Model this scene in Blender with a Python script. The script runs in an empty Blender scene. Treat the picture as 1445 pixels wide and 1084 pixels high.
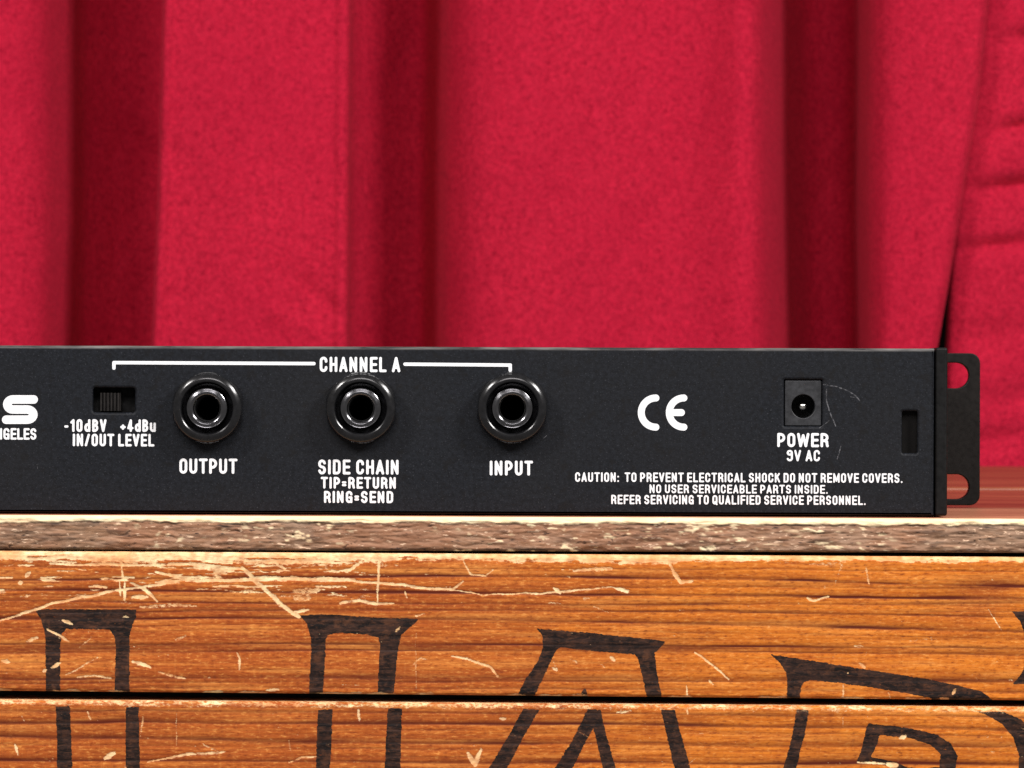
import bpy, bmesh, math, random
import numpy as np
from mathutils import Matrix, Vector, Euler

R = math.radians
random.seed(7)
rng = np.random.default_rng(11)
scene = bpy.context.scene
C = scene.collection

# ------------------------------------------------------------------ camera, world, lamps
CAM_Z = 0.0309
F_PX = 5500.0            # focal length in photograph pixels (1445 wide)
CX, CY = 722.5, 542.0
cam_d = bpy.data.cameras.new('camera')
cam_d.sensor_width = 36.0
cam_d.lens = 36.0 * F_PX / 1445.0
cam_d.clip_start = 0.05
cam_d.clip_end = 50
cam = bpy.data.objects.new('camera', cam_d)
C.objects.link(cam)
PITCH = math.atan(18.0 / F_PX)
ROLL = R(0.2)
cam.matrix_world = (Matrix.Translation((0, -1.0, CAM_Z)) @ Matrix.Rotation(math.pi / 2 + PITCH, 4, 'X')
                    @ Matrix.Rotation(ROLL, 4, 'Z'))
scene.camera = cam
cam_d.dof.use_dof = True
cam_d.dof.focus_distance = 0.995
cam_d.dof.aperture_fstop = 62.0

w = bpy.data.worlds.new('World')
scene.world = w
w.use_nodes = True
w.node_tree.nodes['Background'].inputs[0].default_value = (1.0, 0.95, 0.92, 1)
w.node_tree.nodes['Background'].inputs[1].default_value = 0.24

def area(name, loc, target, size, size_y, energy, col):
    l = bpy.data.lights.new(name, 'AREA')
    l.shape = 'RECTANGLE'; l.size = size; l.size_y = size_y
    l.energy = energy; l.color = col
    o = bpy.data.objects.new(name, l)
    C.objects.link(o)
    o.location = loc
    d = Vector(target) - Vector(loc)
    o.rotation_euler = d.to_track_quat('-Z', 'Y').to_euler()
    return o
area('softbox_lamp', (-1.10, -0.95, 1.15), (0, 0.35, 0.05), 0.32, 0.32, 21, (1.0, 0.96, 0.93))
area('softbox_lamp', (1.25, -0.85, 1.10), (0, 0.35, 0.05), 0.42, 0.42, 33, (1.0, 0.97, 0.95))
area('front_fill_lamp', (0.0, -2.0, 1.5), (0, 0.6, 0.1), 1.2, 0.8, 30, (1.0, 0.95, 0.95))  # added front fill above the camera, brightens the curtain's deep folds

vs = scene.view_settings
scene.display_settings.display_device = 'sRGB'
vs.view_transform = 'Standard'; vs.look = 'None'; vs.exposure = 0; vs.gamma = 1
vs.use_curve_mapping = False

MW = cam.matrix_world.copy()
MR = MW.to_3x3()
CL = Vector((0, -1.0, CAM_Z))
def at(px, py, y=0.0):
    """point of the photograph -> (x, z) on the upright plane at depth y"""
    d = MR @ Vector(((px - CX), -(py - CY), -F_PX))
    t = (y - CL.y) / d.y
    p = CL + d * t
    return p.x, p.z
MRi = np.array(MR.transposed())
def to_px(x, y, z):
    P = np.stack([x, y + 1.0, z - CAM_Z], -1) @ MRi.T
    return CX + F_PX * P[..., 0] / -P[..., 2], CY - F_PX * P[..., 1] / -P[..., 2]

# ------------------------------------------------------------------ node helpers
class NT:
    def __init__(s, name):
        s.m = bpy.data.materials.new(name); s.m.use_nodes = True
        s.t = s.m.node_tree; s.n = s.t.nodes; s.l = s.t.links
        s.b = s.n['Principled BSDF']
    def node(s, typ, **kw):
        n = s.n.new(typ)
        for k, v in kw.items():
            if k.startswith('i_'):
                key = k[2:]
                key = int(key) if key.isdigit() else key.replace('_', ' ')
                s.set(n.inputs[key], v)
            else: setattr(n, k, v)
        return n
    def set(s, sock, v):
        if isinstance(v, bpy.types.NodeSocket): s.l.new(v, sock)
        elif isinstance(v, (tuple, list)) and len(v) == 3 and sock.type == 'RGBA': sock.default_value = (*v, 1)
        else: sock.default_value = v
    def coords(s, scale=(1, 1, 1), which='Object'):
        tc = s.node('ShaderNodeTexCoord')
        mp = s.node('ShaderNodeMapping'); mp.inputs['Scale'].default_value = scale
        s.l.new(tc.outputs[which], mp.inputs['Vector'])
        return mp.outputs[0]
    def noise(s, vec, scale, detail=4, rough=.55, dist=0.0):
        n = s.node('ShaderNodeTexNoise')
        s.l.new(vec, n.inputs['Vector'])
        n.inputs['Scale'].default_value = scale; n.inputs['Detail'].default_value = detail
        n.inputs['Roughness'].default_value = rough; n.inputs['Distortion'].default_value = dist
        return n.outputs['Fac']
    def mr(s, v, a, b, c=0.0, d=1.0):
        n = s.node('ShaderNodeMapRange'); s.l.new(v, n.inputs[0])
        for i, q in enumerate((a, b, c, d)): n.inputs[i + 1].default_value = q
        return n.outputs[0]
    def mix(s, f, a, b, mode='MIX'):
        n = s.node('ShaderNodeMix', data_type='RGBA', blend_type=mode)
        s.set(n.inputs[0], f); s.set(n.inputs[6], a); s.set(n.inputs[7], b)
        return n.outputs[2]
    def math(s, op, a, b=0.0):
        n = s.node('ShaderNodeMath', operation=op)
        s.set(n.inputs[0], a); s.set(n.inputs[1], b)
        return n.outputs[0]
    def attr(s, name):
        n = s.node('ShaderNodeAttribute', attribute_name=name)
        sp = s.node('ShaderNodeSeparateColor'); s.l.new(n.outputs['Color'], sp.inputs[0])
        return sp.outputs[0], sp.outputs[1], sp.outputs[2], n.outputs['Alpha']
    def bump(s, h, strength, dist):
        n = s.node('ShaderNodeBump'); s.l.new(h, n.inputs['Height'])
        n.inputs['Strength'].default_value = strength; n.inputs['Distance'].default_value = dist
        s.l.new(n.outputs[0], s.b.inputs['Normal'])
    def out(s, col=None, rough=None, **kw):
        if col is not None: s.set(s.b.inputs['Base Color'], col)
        if rough is not None: s.set(s.b.inputs['Roughness'], rough)
        for k, v in kw.items(): s.set(s.b.inputs[k.replace('_', ' ')], v)
        return s.m

def srgb(r, g, b):
    f = lambda c: (c / 255 / 12.92) if c / 255 <= .04045 else ((c / 255 + .055) / 1.055) ** 2.4
    return (f(r), f(g), f(b))

# ------------------------------------------------------------------ materials
EDGE_Z = at(722, 490)[1] - at(CX, 729.7, -.010)[1]
def powder_coat():
    t = NT('black_powder_coat')
    v = t.coords()
    n1 = t.noise(v, 900, 5, .65); n2 = t.noise(v, 2400, 2, .5); n3 = t.noise(v, 30, 3)
    col = t.mix(t.mr(n1, .36, .64), (.0020, .0027, .0046), (.0085, .0105, .0150))
    col = t.mix(t.mr(n2, .62, .72, 0, .8), col, (.042, .044, .052))
    col = t.mix(t.mr(n2, .28, .38, .9, 0), col, (.002, .002, .003))
    n4 = t.noise(v, 260, 3, .6)
    col = t.mix(t.mr(n4, .58, .66, 0, .85), col, (.004, .004, .005))
    # paint rubbed off along the folded upper edge
    sz = t.node('ShaderNodeSeparateXYZ'); t.l.new(v, sz.inputs[0])
    top = t.mr(sz.outputs[2], EDGE_Z - .0009, EDGE_Z - .0004)
    top = t.math('MULTIPLY', top, t.mr(sz.outputs[1], -.0488, -.0491))
    wn = t.noise(t.coords((.12, 1, 1)), 420, 4, .6)
    col = t.mix(t.math('MULTIPLY', top, t.mr(wn, .42, .62, .15, 1)), col, (.20, .19, .18))
    col = t.mix(t.mr(n3, .4, .75, 0, .35), col, (.012, .011, .011))
    t.bump(t.math('ADD', n1, t.math('MULTIPLY', n2, .6)), .35, .00012)
    return t.out(col, .55, Specular_IOR_Level=.22)
def gloss_black(name, base, rough, bump=.0, spec=.5):
    t = NT(name)
    n = t.noise(t.coords(), 700, 4, .6)
    col = t.mix(t.mr(n, .35, .7), tuple(c * .7 for c in base), tuple(c * 1.35 for c in base))
    if bump: t.bump(n, bump, .0001)
    return t.out(col, t.mr(n, .3, .7, rough * .85, rough * 1.2), Specular_IOR_Level=spec)
def metal(name, base, rough):
    t = NT(name); n = t.noise(t.coords(), 900, 3)
    return t.out(t.mix(n, tuple(c * .75 for c in base), base), t.mr(n, .3, .7, rough * .8, rough * 1.3), Metallic=1.0)
M_COAT = powder_coat()
M_EAR = gloss_black('worn_black_paint', (.0045, .0038, .0030), .5, .25, .22)
M_SIDE = gloss_black('smooth_black_paint', (.0022, .0020, .0020), .5, .15, .25)
M_PLASTIC = gloss_black('glossy_black_plastic', (.008, .008, .009), .20)
M_TUBE = metal('dark_nickel', (.17, .17, .18), .17)
M_VOID = gloss_black('recess_shade_black', (.0008, .0008, .0008), .9)  # near-black colour stands in for shade in jack bores and switch opening
M_DARK = gloss_black('matt_black_plastic', (.006, .006, .0065), .6)
M_SOCK = gloss_black('satin_black_plastic', (.021, .022, .025), .42)
M_SLIDER = gloss_black('brown_black_plastic', (.010, .008, .007), .5, 0, .3)
M_TONGUE = gloss_black('recessed_brown_steel', (.004, .0032, .0028), .6, 0, .15)
M_PIN = metal('nickel_pin', (.85, .83, .78), .18)
M_EDGE = metal('bare_edge_metal', (.32, .30, .28), .4)
def ink_white():
    t = NT('white_silkscreen_ink'); n = t.noise(t.coords(), 1500, 3)
    return t.out(t.mix(t.mr(n, .35, .6), (.80, .82, .84), (.93, .94, .95)), .55)
M_INK = ink_white()
def scuff():
    t = NT('grey_scuff'); n = t.noise(t.coords(), 1200, 3)
    m = t.out(t.mix(n, (.10, .10, .11), (.22, .22, .235)), .4)
    t.set(t.b.inputs['Alpha'], t.mr(n, .4, .6, .05, .75))
    return m
M_SCUFF = scuff()

def curtain_mat():
    t = NT('red_felted_cloth')
    v = t.coords()
    n1 = t.noise(v, 620, 5, .7, .6); n2 = t.noise(v, 300, 4, .65); n3 = t.noise(v, 14, 3)
    col = t.mix(t.mr(n1, .33, .68), srgb(126, 6, 32), srgb(208, 32, 62))
    col = t.mix(t.mr(n2, .35, .7, 0, .3), col, srgb(224, 46, 76))
    col = t.mix(t.mr(n3, .35, .7, 0, .3), col, srgb(158, 12, 46))
    t.bump(t.math('ADD', n1, n2), .45, .0009)
    return t.out(col, .92, Specular_IOR_Level=.12, Sheen_Weight=.06, Sheen_Roughness=.5,
                 Sheen_Tint=(1.0, .25, .35, 1))
M_CLOTH = curtain_mat()
def wall_mat():
    t = NT('dark_plaster'); n = t.noise(t.coords(), 12, 5)
    return t.out(t.mix(n, (.010, .006, .006), (.02, .012, .012)), .9)
M_WALL = wall_mat()

def wood_front():
    """stained pine front boards: mask R grain line, G bare scratch, B black stencil paint, A tone"""
    t = NT('orange_stained_pine')
    g, s, k, a = t.attr('mask')
    v = t.coords((1, 1, 1))
    vs_ = t.coords((.09, 1, 1)); vf = t.coords((.05, 1, 1)); vx = t.coords((1, 1, .22))
    streak = t.noise(vs_, 1100, 5, .65, .3); fine = t.noise(vf, 2600, 3, .6)
    ray = t.noise(vx, 1200, 3, .6); blot = t.noise(v, 60, 4, .6)
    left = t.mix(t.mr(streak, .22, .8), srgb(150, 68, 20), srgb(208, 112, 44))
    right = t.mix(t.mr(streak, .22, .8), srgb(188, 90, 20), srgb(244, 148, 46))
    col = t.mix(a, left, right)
    band = t.noise(t.coords((.05, 1, 1)), 420, 3, .55, .2)
    col = t.mix(t.mr(band, .50, .72, 0, .55), col, srgb(246, 164, 78))
    col = t.mix(t.mr(band, .30, .45, .3, 0), col, srgb(142, 58, 16))
    col = t.mix(t.mr(fine, .52, .75, 0, .55), col, srgb(120, 44, 12))
    pore = t.noise(t.coords((.3, 1, 1)), 1700, 3, .65)
    col = t.mix(t.mr(pore, .53, .70, 0, .75), col, srgb(112, 42, 12))
    col = t.mix(t.mr(pore, .30, .45, .6, 0), col, srgb(255, 178, 92))
    edge = t.noise(t.coords((.55, 1, 1)), 1900, 4, .7)
    s = t.mr(t.math('ADD', s, t.math('MULTIPLY', t.math('SUBTRACT', edge, .5), 1.5)), .30, .62)
    wornn = t.noise(t.coords((.5, 1, 1)), 420, 5, .7)
    k = t.math('ADD', k, t.math('MULTIPLY', t.math('SUBTRACT', wornn, .5), 1.3))
    k = t.mr(t.math('ADD', k, t.math('MULTIPLY', t.math('SUBTRACT', edge, .5), 1.1)), .34, .66)
    col = t.mix(t.mr(ray, .55, .78, 0, .26), col, srgb(243, 160, 82))
    col = t.mix(t.mr(blot, .5, .75, 0, .3), col, srgb(150, 60, 22))
    col = t.mix(t.math('MINIMUM', t.math('MULTIPLY', g, 1.15), 1.0), col, srgb(86, 26, 6))
    pn = t.noise(t.coords((.22, 1, 1)), 620, 5, .7, .3); pm = t.noise(v, 240, 4, .65)
    paint = t.mix(t.mr(pn, .42, .58), srgb(10, 7, 7), srgb(62, 40, 31))
    paint = t.mix(t.mr(pm, .54, .64, 0, .65), paint, srgb(98, 60, 38))
    paint = t.mix(t.mr(pm, .36, .46, .8, 0), paint, srgb(10, 7, 7))
    paint = t.mix(t.mr(fine, .64, .82, 0, .28), paint, srgb(112, 66, 38))
    paint = t.mix(t.mr(blot, .45, .65, 0, .3), paint, srgb(34, 22, 20))
    paint = t.mix(t.mr(pore, .5, .7, 0, .55), paint, srgb(104, 66, 44))
    paint = t.mix(t.mr(pore, .3, .45, .5, 0), paint, srgb(28, 18, 16))
    paint = t.mix(t.math('MULTIPLY', g, .7), paint, srgb(28, 14, 10))
    col = t.mix(k, col, paint)
    bare = t.mix(t.mr(blot, .40, .60), srgb(255, 234, 182), srgb(240, 184, 126))
    bare = t.mix(t.mr(pore, .5, .72, 0, .65), bare, srgb(214, 142, 88))
    bare = t.mix(t.mr(streak, .5, .72, 0, .5), bare, srgb(226, 156, 96))
    col = t.mix(t.math('MULTIPLY', s, t.mr(t.noise(v, 330, 3, .6), .36, .60, .5, .97)), col, bare)
    h = t.math('SUBTRACT', t.math('ADD', t.math('MULTIPLY', streak, .6), t.math('MULTIPLY', ray, .3)),
               t.math('ADD', t.math('MULTIPLY', g, .5), t.math('MULTIPLY', s, .6)))
    t.bump(h, .5, .0002)
    return t.out(col, t.math('ADD', t.mr(fine, .3, .7, .46, .62), t.math('MULTIPLY', s, .3)), Specular_IOR_Level=.22)
M_FRONT = wood_front()
def wood_lid():
    """weathered lid edge: mask R dark marks (cracks and darker lower edge), G worn bare, B top face, A tone"""
    t = NT('weathered_grey_brown_pine')
    g, s, k, a = t.attr('mask')
    v = t.coords(); vs_ = t.coords((.16, .16, 1)); vl = t.coords((.05, 1, 1))
    st = t.noise(vs_, 900, 6, .7, .6); bl = t.noise(v, 70, 4, .6); ft = t.noise(vl, 260, 5, .65)
    grey = t.mix(t.mr(st, .32, .68), srgb(78, 46, 30), srgb(196, 142, 104))
    grey = t.mix(t.mr(bl, .4, .66, 0, .6), grey, srgb(122, 76, 54))
    grey = t.mix(t.math('MULTIPLY', a, .5), grey, srgb(206, 168, 140))
    hue = t.noise(v, 22, 2)
    grey = t.mix(t.mr(hue, .42, .56, 0, .4), grey, srgb(142, 98, 70))
    grey = t.mix(t.mr(hue, .52, .40, 0, .25), grey, srgb(118, 100, 80))
    fleck = t.noise(t.coords((.35, 1, 1)), 1100, 3, .6)
    grey = t.mix(t.mr(fleck, .60, .70, 0, .8), grey, srgb(226, 190, 158))
    grey = t.mix(t.mr(fleck, .28, .38, .8, 0), grey, srgb(52, 32, 24))
    top = t.mix(t.mr(ft, .35, .62), srgb(150, 80, 60), srgb(206, 140, 106))
    hue = t.noise(v, 22, 2)
    grey = t.mix(t.mr(hue, .42, .56, 0, .4), grey, srgb(142, 98, 70))
    grey = t.mix(t.mr(hue, .52, .40, 0, .25), grey, srgb(118, 100, 80))
    fleck = t.noise(t.coords((.35, 1, 1)), 1100, 3, .6)
    grey = t.mix(t.mr(fleck, .60, .70, 0, .8), grey, srgb(226, 190, 158))
    grey = t.mix(t.mr(fleck, .28, .38, .8, 0), grey, srgb(52, 32, 24))
    top = t.mix(t.mr(ft, .62, .8, 0, .8), top, srgb(240, 206, 168))
    col = t.mix(k, grey, top)
    col = t.mix(t.math('MULTIPLY', g, .92), col, srgb(34, 20, 14))
    bare = t.mix(t.mr(bl, .35, .65), srgb(255, 240, 196), srgb(252, 214, 166))
    col = t.mix(s, col, bare)
    t.bump(st, .55, .0004)
    return t.out(col, t.math('SUBTRACT', .66, t.math('MULTIPLY', k, .24)), Specular_IOR_Level=.35)
M_LID = wood_lid()
def wood_plain():
    t = NT('worn_pine_red_tint')
    vl = t.coords((.05, .35, 1)); n = t.noise(vl, 90, 5, .7, .5); b = t.noise(t.coords(), 25, 4)
    col = t.mix(t.mr(n, .35, .62), srgb(96, 40, 26), srgb(170, 98, 66))  # redder brown of the wood, with the curtain's red reflection tinted in
    col = t.mix(t.mr(n, .6, .76, 0, .8), col, srgb(244, 208, 168))
    col = t.mix(t.mr(b, .4, .7, 0, .45), col, srgb(128, 62, 44))
    t.bump(n, .4, .0006)
    return t.out(col, .34, Specular_IOR_Level=.4)
M_TOP = wood_plain()

# ------------------------------------------------------------------ mesh helpers
def link(name, me, mat, parent=None, smooth=False):
    o = bpy.data.objects.new(name, me); C.objects.link(o)
    if mat: me.materials.append(mat)
    if smooth: me.polygons.foreach_set('use_smooth', [True] * len(me.polygons))
    if parent: o.parent = parent
    return o
def empty(name, loc, label, cat, group=None):
    o = bpy.data.objects.new(name, None); C.objects.link(o)
    o.location = loc; o.empty_display_size = .01
    o['label'] = label; o['category'] = cat
    if group: o['group'] = group
    return o
def box(name, x0, x1, y0, y1, z0, z1, mat, parent=None, bev=.0, seg=3):
    bm = bmesh.new()
    bmesh.ops.create_cube(bm, size=1)
    for v in bm.verts:
        v.co = Vector((x0 + (v.co.x + .5) * (x1 - x0), y0 + (v.co.y + .5) * (y1 - y0), z0 + (v.co.z + .5) * (z1 - z0)))
    if bev: bmesh.ops.bevel(bm, geom=bm.edges[:], offset=bev, segments=seg, affect='EDGES', profile=.5)
    me = bpy.data.meshes.new(name); bm.to_mesh(me); bm.free()
    return link(name, me, mat, parent)
def rrect(x0, x1, z0, z1, r, n=6):
    if r <= 0: return [(x0, z0), (x1, z0), (x1, z1), (x0, z1)]
    pts = []
    for cx, cz, a0 in ((x1 - r, z0 + r, -90), (x1 - r, z1 - r, 0), (x0 + r, z1 - r, 90), (x0 + r, z0 + r, 180)):
        for i in range(n + 1):
            a = R(a0 + 90 * i / n); pts.append((cx + r * math.cos(a), cz + r * math.sin(a)))
    return pts
def plate(name, loops, y0, y1, mat, parent=None, bev=.0003, res=2):
    """upright plate with holes between depth y0 (front) and y1"""
    cu = bpy.data.curves.new(name, 'CURVE'); cu.dimensions = '2D'; cu.fill_mode = 'BOTH'
    for lp in loops:
        sp = cu.splines.new('POLY'); sp.points.add(len(lp) - 1)
        for p, (x, z) in zip(sp.points, lp): p.co = (x, z, 0, 1)
        sp.use_cyclic_u = True
    cu.extrude = (y1 - y0) / 2 - bev; cu.bevel_depth = bev; cu.bevel_resolution = res; cu.offset = -bev
    tmp = bpy.data.objects.new('tmp', cu); C.objects.link(tmp)
    dg = bpy.context.evaluated_depsgraph_get(); dg.update()
    me = bpy.data.meshes.new_from_object(tmp.evaluated_get(dg))
    bpy.data.objects.remove(tmp)
    me.transform(Matrix.Translation((0, (y0 + y1) / 2, 0)) @ Matrix.Rotation(math.pi / 2, 4, 'X'))
    me.name = name; me.materials.clear()
    return link(name, me, mat, parent)
def lathe(name, prof, mat, parent=None, n=72, hexa=None, rot=0.0, smooth=True):
    """profile of (radius, depth) about the Y axis; hexa = flat radius clips rows whose radius exceeds it"""
    vs_, fs = [], []
    for r, y in prof:
        for i in range(n):
            a = 2 * math.pi * i / n + rot
            rr = r
            if hexa:
                b = ((2 * math.pi * i / n) + math.pi / 6) % (math.pi / 3) - math.pi / 6
                rr = min(r, hexa / math.cos(b))
            vs_.append((rr * math.sin(a), y, rr * math.cos(a)))
    for j in range(len(prof) - 1):
        for i in range(n):
            k = (i + 1) % n
            fs.append((j * n + i, j * n + k, (j + 1) * n + k, (j + 1) * n + i))
    me = bpy.data.meshes.new(name); me.from_pydata(vs_, [], fs)
    bm = bmesh.new(); bm.from_mesh(me); bmesh.ops.recalc_face_normals(bm, faces=bm.faces); bm.to_mesh(me); bm.free()
    o = link(name, me, mat, parent, smooth)
    if hexa: me.set_sharp_from_angle(angle=R(24))
    return o

def vnoise(x, y, seed=0, octaves=1, gain=.5):
    """smooth value noise, numpy arrays in, about -1..1 out"""
    tot = np.zeros(np.broadcast(x, y).shape); amp = 1.0; norm = 0
    for o in range(octaves):
        xi = np.floor(x).astype(np.int64); yi = np.floor(y).astype(np.int64)
        fx = x - xi; fy = y - yi
        fx = fx * fx * (3 - 2 * fx); fy = fy * fy * (3 - 2 * fy)
        def h(a, b):
            n = (a * 374761393 + b * 668265263 + (seed + o * 17) * 982451653) & 0xffffffff
            n = ((n ^ (n >> 13)) * 1274126177) & 0xffffffff
            return ((n ^ (n >> 16)) & 0xffff) / 32767.5 - 1
        v = (h(xi, yi) * (1 - fx) + h(xi + 1, yi) * fx) * (1 - fy) + (h(xi, yi + 1) * (1 - fx) + h(xi + 1, yi + 1) * fx) * fy
        tot = tot + v * amp; norm += amp; amp *= gain; x = x * 2.03 + 5.1; y = y * 2.03 + 9.7
    return tot / norm
def sstep(a, b, v):
    t = np.clip((v - a) / (b - a), 0, 1); return t * t * (3 - 2 * t)

# ------------------------------------------------------------------ lettering: strokes -> clean polygons
def arc(cx, cy, rx, ry, a0, a1, n=10):
    return [(cx + rx * math.cos(R(a0 + (a1 - a0) * i / n)), cy + ry * math.sin(R(a0 + (a1 - a0) * i / n))) for i in range(n + 1)]
def glyph(ch, W, T):
    """stroke skeleton of a condensed grotesque letter, cap height 1; W width of a normal letter, T stroke"""
    h = T / 2; L, Rr, B, Tp = h, W - h, h, 1 - h
    m = (L + Rr) / 2; rx = (Rr - L) / 2; ry = min(rx * 1.15, .3)
    G = {}
    def oval(): return arc(m, Tp - ry, rx, ry, 0, 180) + arc(m, B + ry, rx, ry, 180, 360) + [(Rr, Tp - ry)]
    def bowl(y0, y1, xr=Rr):
        r = (y1 - y0) / 2; rx2 = min(r, (xr - L) * .7)
        return [(L, y1), (xr - rx2, y1)] + arc(xr - rx2, (y0 + y1) / 2, rx2, r, 90, -90)[1:] + [(L, y0)]
    md = .5
    if ch in 'O0': return [oval()], W
    if ch == 'Q': return [oval(), [(m + .02, .28), (Rr + .02, .02)]], W
    if ch == 'C': return [arc(m, Tp - ry, rx, ry, -8, 180) + arc(m, B + ry, rx, ry, 180, 368)], W
    if ch == 'G': return [arc(m, Tp - ry, rx, ry, 0, 180) + arc(m, B + ry, rx, ry, 180, 350) + [(Rr, .46), (m + .03, .46)], [(Rr, .46), (Rr, B)]], W
    if ch == 'D': return [[(L, B), (L, Tp)], [(L, Tp), (Rr - rx, Tp)] + arc(Rr - rx * 1.0, Tp - ry, rx * 1.0, ry, 90, 0) + arc(Rr - rx, B + ry, rx, ry, 0, -90) + [(L, B)]], W
    if ch == 'U': return [[(L, Tp), (L, B + ry)] + arc(m, B + ry, rx, ry, 180, 360) + [(Rr, Tp)]], W
    if ch == 'T': return [[(L - .03, Tp), (Rr + .03, Tp)], [(m, Tp), (m, B)]], W
    if ch == 'P': return [[(L, B), (L, Tp)], bowl(.42, Tp)], W
    if ch == 'R': return [[(L, B), (L, Tp)], bowl(.46, Tp), [(m + .02, .46), (Rr - .02, .38), (Rr - .01, .2), (Rr + .02, B)]], W
    if ch == 'B': return [[(L, B), (L, Tp)], bowl(.52, Tp, Rr - .02), bowl(B, .52)], W
    if ch == 'E': return [[(Rr, Tp), (L, Tp), (L, B), (Rr, B)], [(L, md), (Rr - .03, md)]], W * .92
    if ch == 'F': return [[(Rr, Tp), (L, Tp), (L, B)], [(L, md), (Rr - .04, md)]], W * .9
    if ch == 'L': return [[(L, Tp), (L, B), (Rr - .02, B)]], W * .88
    if ch == 'I': return [[(L, Tp), (L, B)]], T
    if ch == 'H': return [[(L, Tp), (L, B)], [(Rr, Tp), (Rr, B)], [(L, md), (Rr, md)]], W
    if ch == 'N': return [[(L, B), (L, Tp), (Rr, B), (Rr, Tp)]], W * 1.04
    if ch == 'M': return [[(L, B), (L, Tp), (L + (W * 1.25 - T) / 2, B + .1), (W * 1.25 - h, Tp), (W * 1.25 - h, B)]], W * 1.25
    if ch == 'A': return [[(L - .02, B), (m, Tp), (Rr + .02, B)], [(L + .07, .3), (Rr - .07, .3)]], W
    if ch == 'V': return [[(L - .02, Tp), (m, B), (Rr + .02, Tp)]], W
    if ch == 'W':
        w2 = W * 1.45; return [[(h - .02, Tp), (w2 * .28, B), (w2 * .5, Tp - .08), (w2 * .72, B), (w2 - h + .02, Tp)]], w2
    if ch == 'K': return [[(L, B), (L, Tp)], [(Rr, Tp), (L, .4)], [(m - .02, .58), (Rr + .02, B)]], W
    if ch == 'S':
        r2 = (Tp - B) / 4
        return [arc(m, Tp - r2, rx, r2, 15, 180)[:-1] + arc(m, Tp - r2, rx, r2, 180, 270, 6) + arc(m, B + r2, rx, r2, 90, 0, 6) + arc(m, B + r2, rx, r2, 0, -165)], W
    if ch == '1': return [[(L + .0, Tp - .16), (L + .14, Tp), (L + .14, B)]], W * .72
    if ch == '4': return [[(Rr - .1, B), (Rr - .1, Tp), (L, .3), (Rr + .02, .3)]], W
    if ch == '9': return [arc(m, Tp - ry * .9, rx, ry * .9, 0, 360), [(Rr, Tp - ry)] + arc(m, B + ry, rx, ry, 0, -160)], W
    if ch == 'd': return [[(Rr, Tp), (Rr, B)], arc(m, .34, rx, .34 - h, 0, 360, 16)], W
    if ch == 'u': return [[(L, .66), (L, B + .2)] + arc(m, B + .2, rx, .2, 180, 360) + [(Rr, .66)], [(Rr, .66), (Rr, B)]], W
    if ch == '-': return [[(L, .42), (L + .13, .42)]], .13 + T
    if ch == '=': return [[(L, .53), (L + .17, .53)], [(L, .30), (L + .17, .30)]], .17 + T
    if ch == '+': return [[(L, .38), (L + .24, .38)], [(L + .12, .50), (L + .12, .26)]], .24 + T
    if ch == '/': return [[(L - .02, B), (L + .2, Tp)]], .2 + T
    if ch == '.': return [[(L, B), (L, B + .01)]], T
    if ch == ':': return [[(L, B), (L, B + .01)], [(L, .55), (L, .56)]], T
    return [], W
def field_mesh(polys, d, cell):
    """region within distance d of the polylines (metres, XZ) as verts/faces by marching squares"""
    V, F = [], []; index = {}
    def vid(p):
        k = (round(p[0] * 2e7), round(p[1] * 2e7))
        if k not in index: index[k] = len(V); V.append(p)
        return index[k]
    xs = [p[0] for pl in polys for p in pl]; zs = [p[1] for pl in polys for p in pl]
    x0, x1 = min(xs) - d * 1.3, max(xs) + d * 1.3; z0, z1 = min(zs) - d * 1.3, max(zs) + d * 1.3
    nx = int((x1 - x0) / cell) + 2; nz = int((z1 - z0) / cell) + 2
    gx, gz = np.meshgrid(x0 + np.arange(nx) * cell, z0 + np.arange(nz) * cell)
    D = np.full(gx.shape, 1e9)
    for pl in polys:
        for (ax, az), (bx, bz) in zip(pl[:-1], pl[1:]):
            dx, dz = bx - ax, bz - az; L2 = dx * dx + dz * dz + 1e-18
            t = np.clip(((gx - ax) * dx + (gz - az) * dz) / L2, 0, 1)
            D = np.minimum(D, np.hypot(gx - ax - t * dx, gz - az - t * dz))
    S = d - D
    ins = S > 0
    full = ins[:-1, :-1] & ins[1:, :-1] & ins[:-1, 1:] & ins[1:, 1:]
    anyc = (ins[:-1, :-1] | ins[1:, :-1] | ins[:-1, 1:] | ins[1:, 1:]) & ~full
    for j, i in np.argwhere(full):
        F.append([vid((gx[j, i], gz[j, i])), vid((gx[j, i + 1], gz[j, i])), vid((gx[j, i + 1], gz[j + 1, i])), vid((gx[j, i], gz[j + 1, i]))])
    for j, i in np.argwhere(anyc):
        cs = [(j, i), (j, i + 1), (j + 1, i + 1), (j + 1, i)]; poly = []
        for k in range(4):
            a, b = cs[k], cs[(k + 1) % 4]; sa, sb = S[a], S[b]
            if sa > 0: poly.append((gx[a], gz[a]))
            if (sa > 0) != (sb > 0):
                t = sa / (sa - sb); poly.append((gx[a] + (gx[b] - gx[a]) * t, gz[a] + (gz[b] - gz[a]) * t))
        if len(poly) >= 3:
            ids = []
            for p in poly:
                q = vid(p)
                if q not in ids: ids.append(q)
            if len(ids) >= 3: F.append(ids)
    return V, F
def emit(name, VF, parent, y=-.00006, mat=None):
    V, F = [], []
    for v, f in VF:
        o = len(V); V += [(x, y, z) for x, z in v]; F += [[i + o for i in q] for q in f]
    me = bpy.data.meshes.new(name); me.from_pydata(V, [], F)
    return link(name, me, mat or M_INK, parent)
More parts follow.
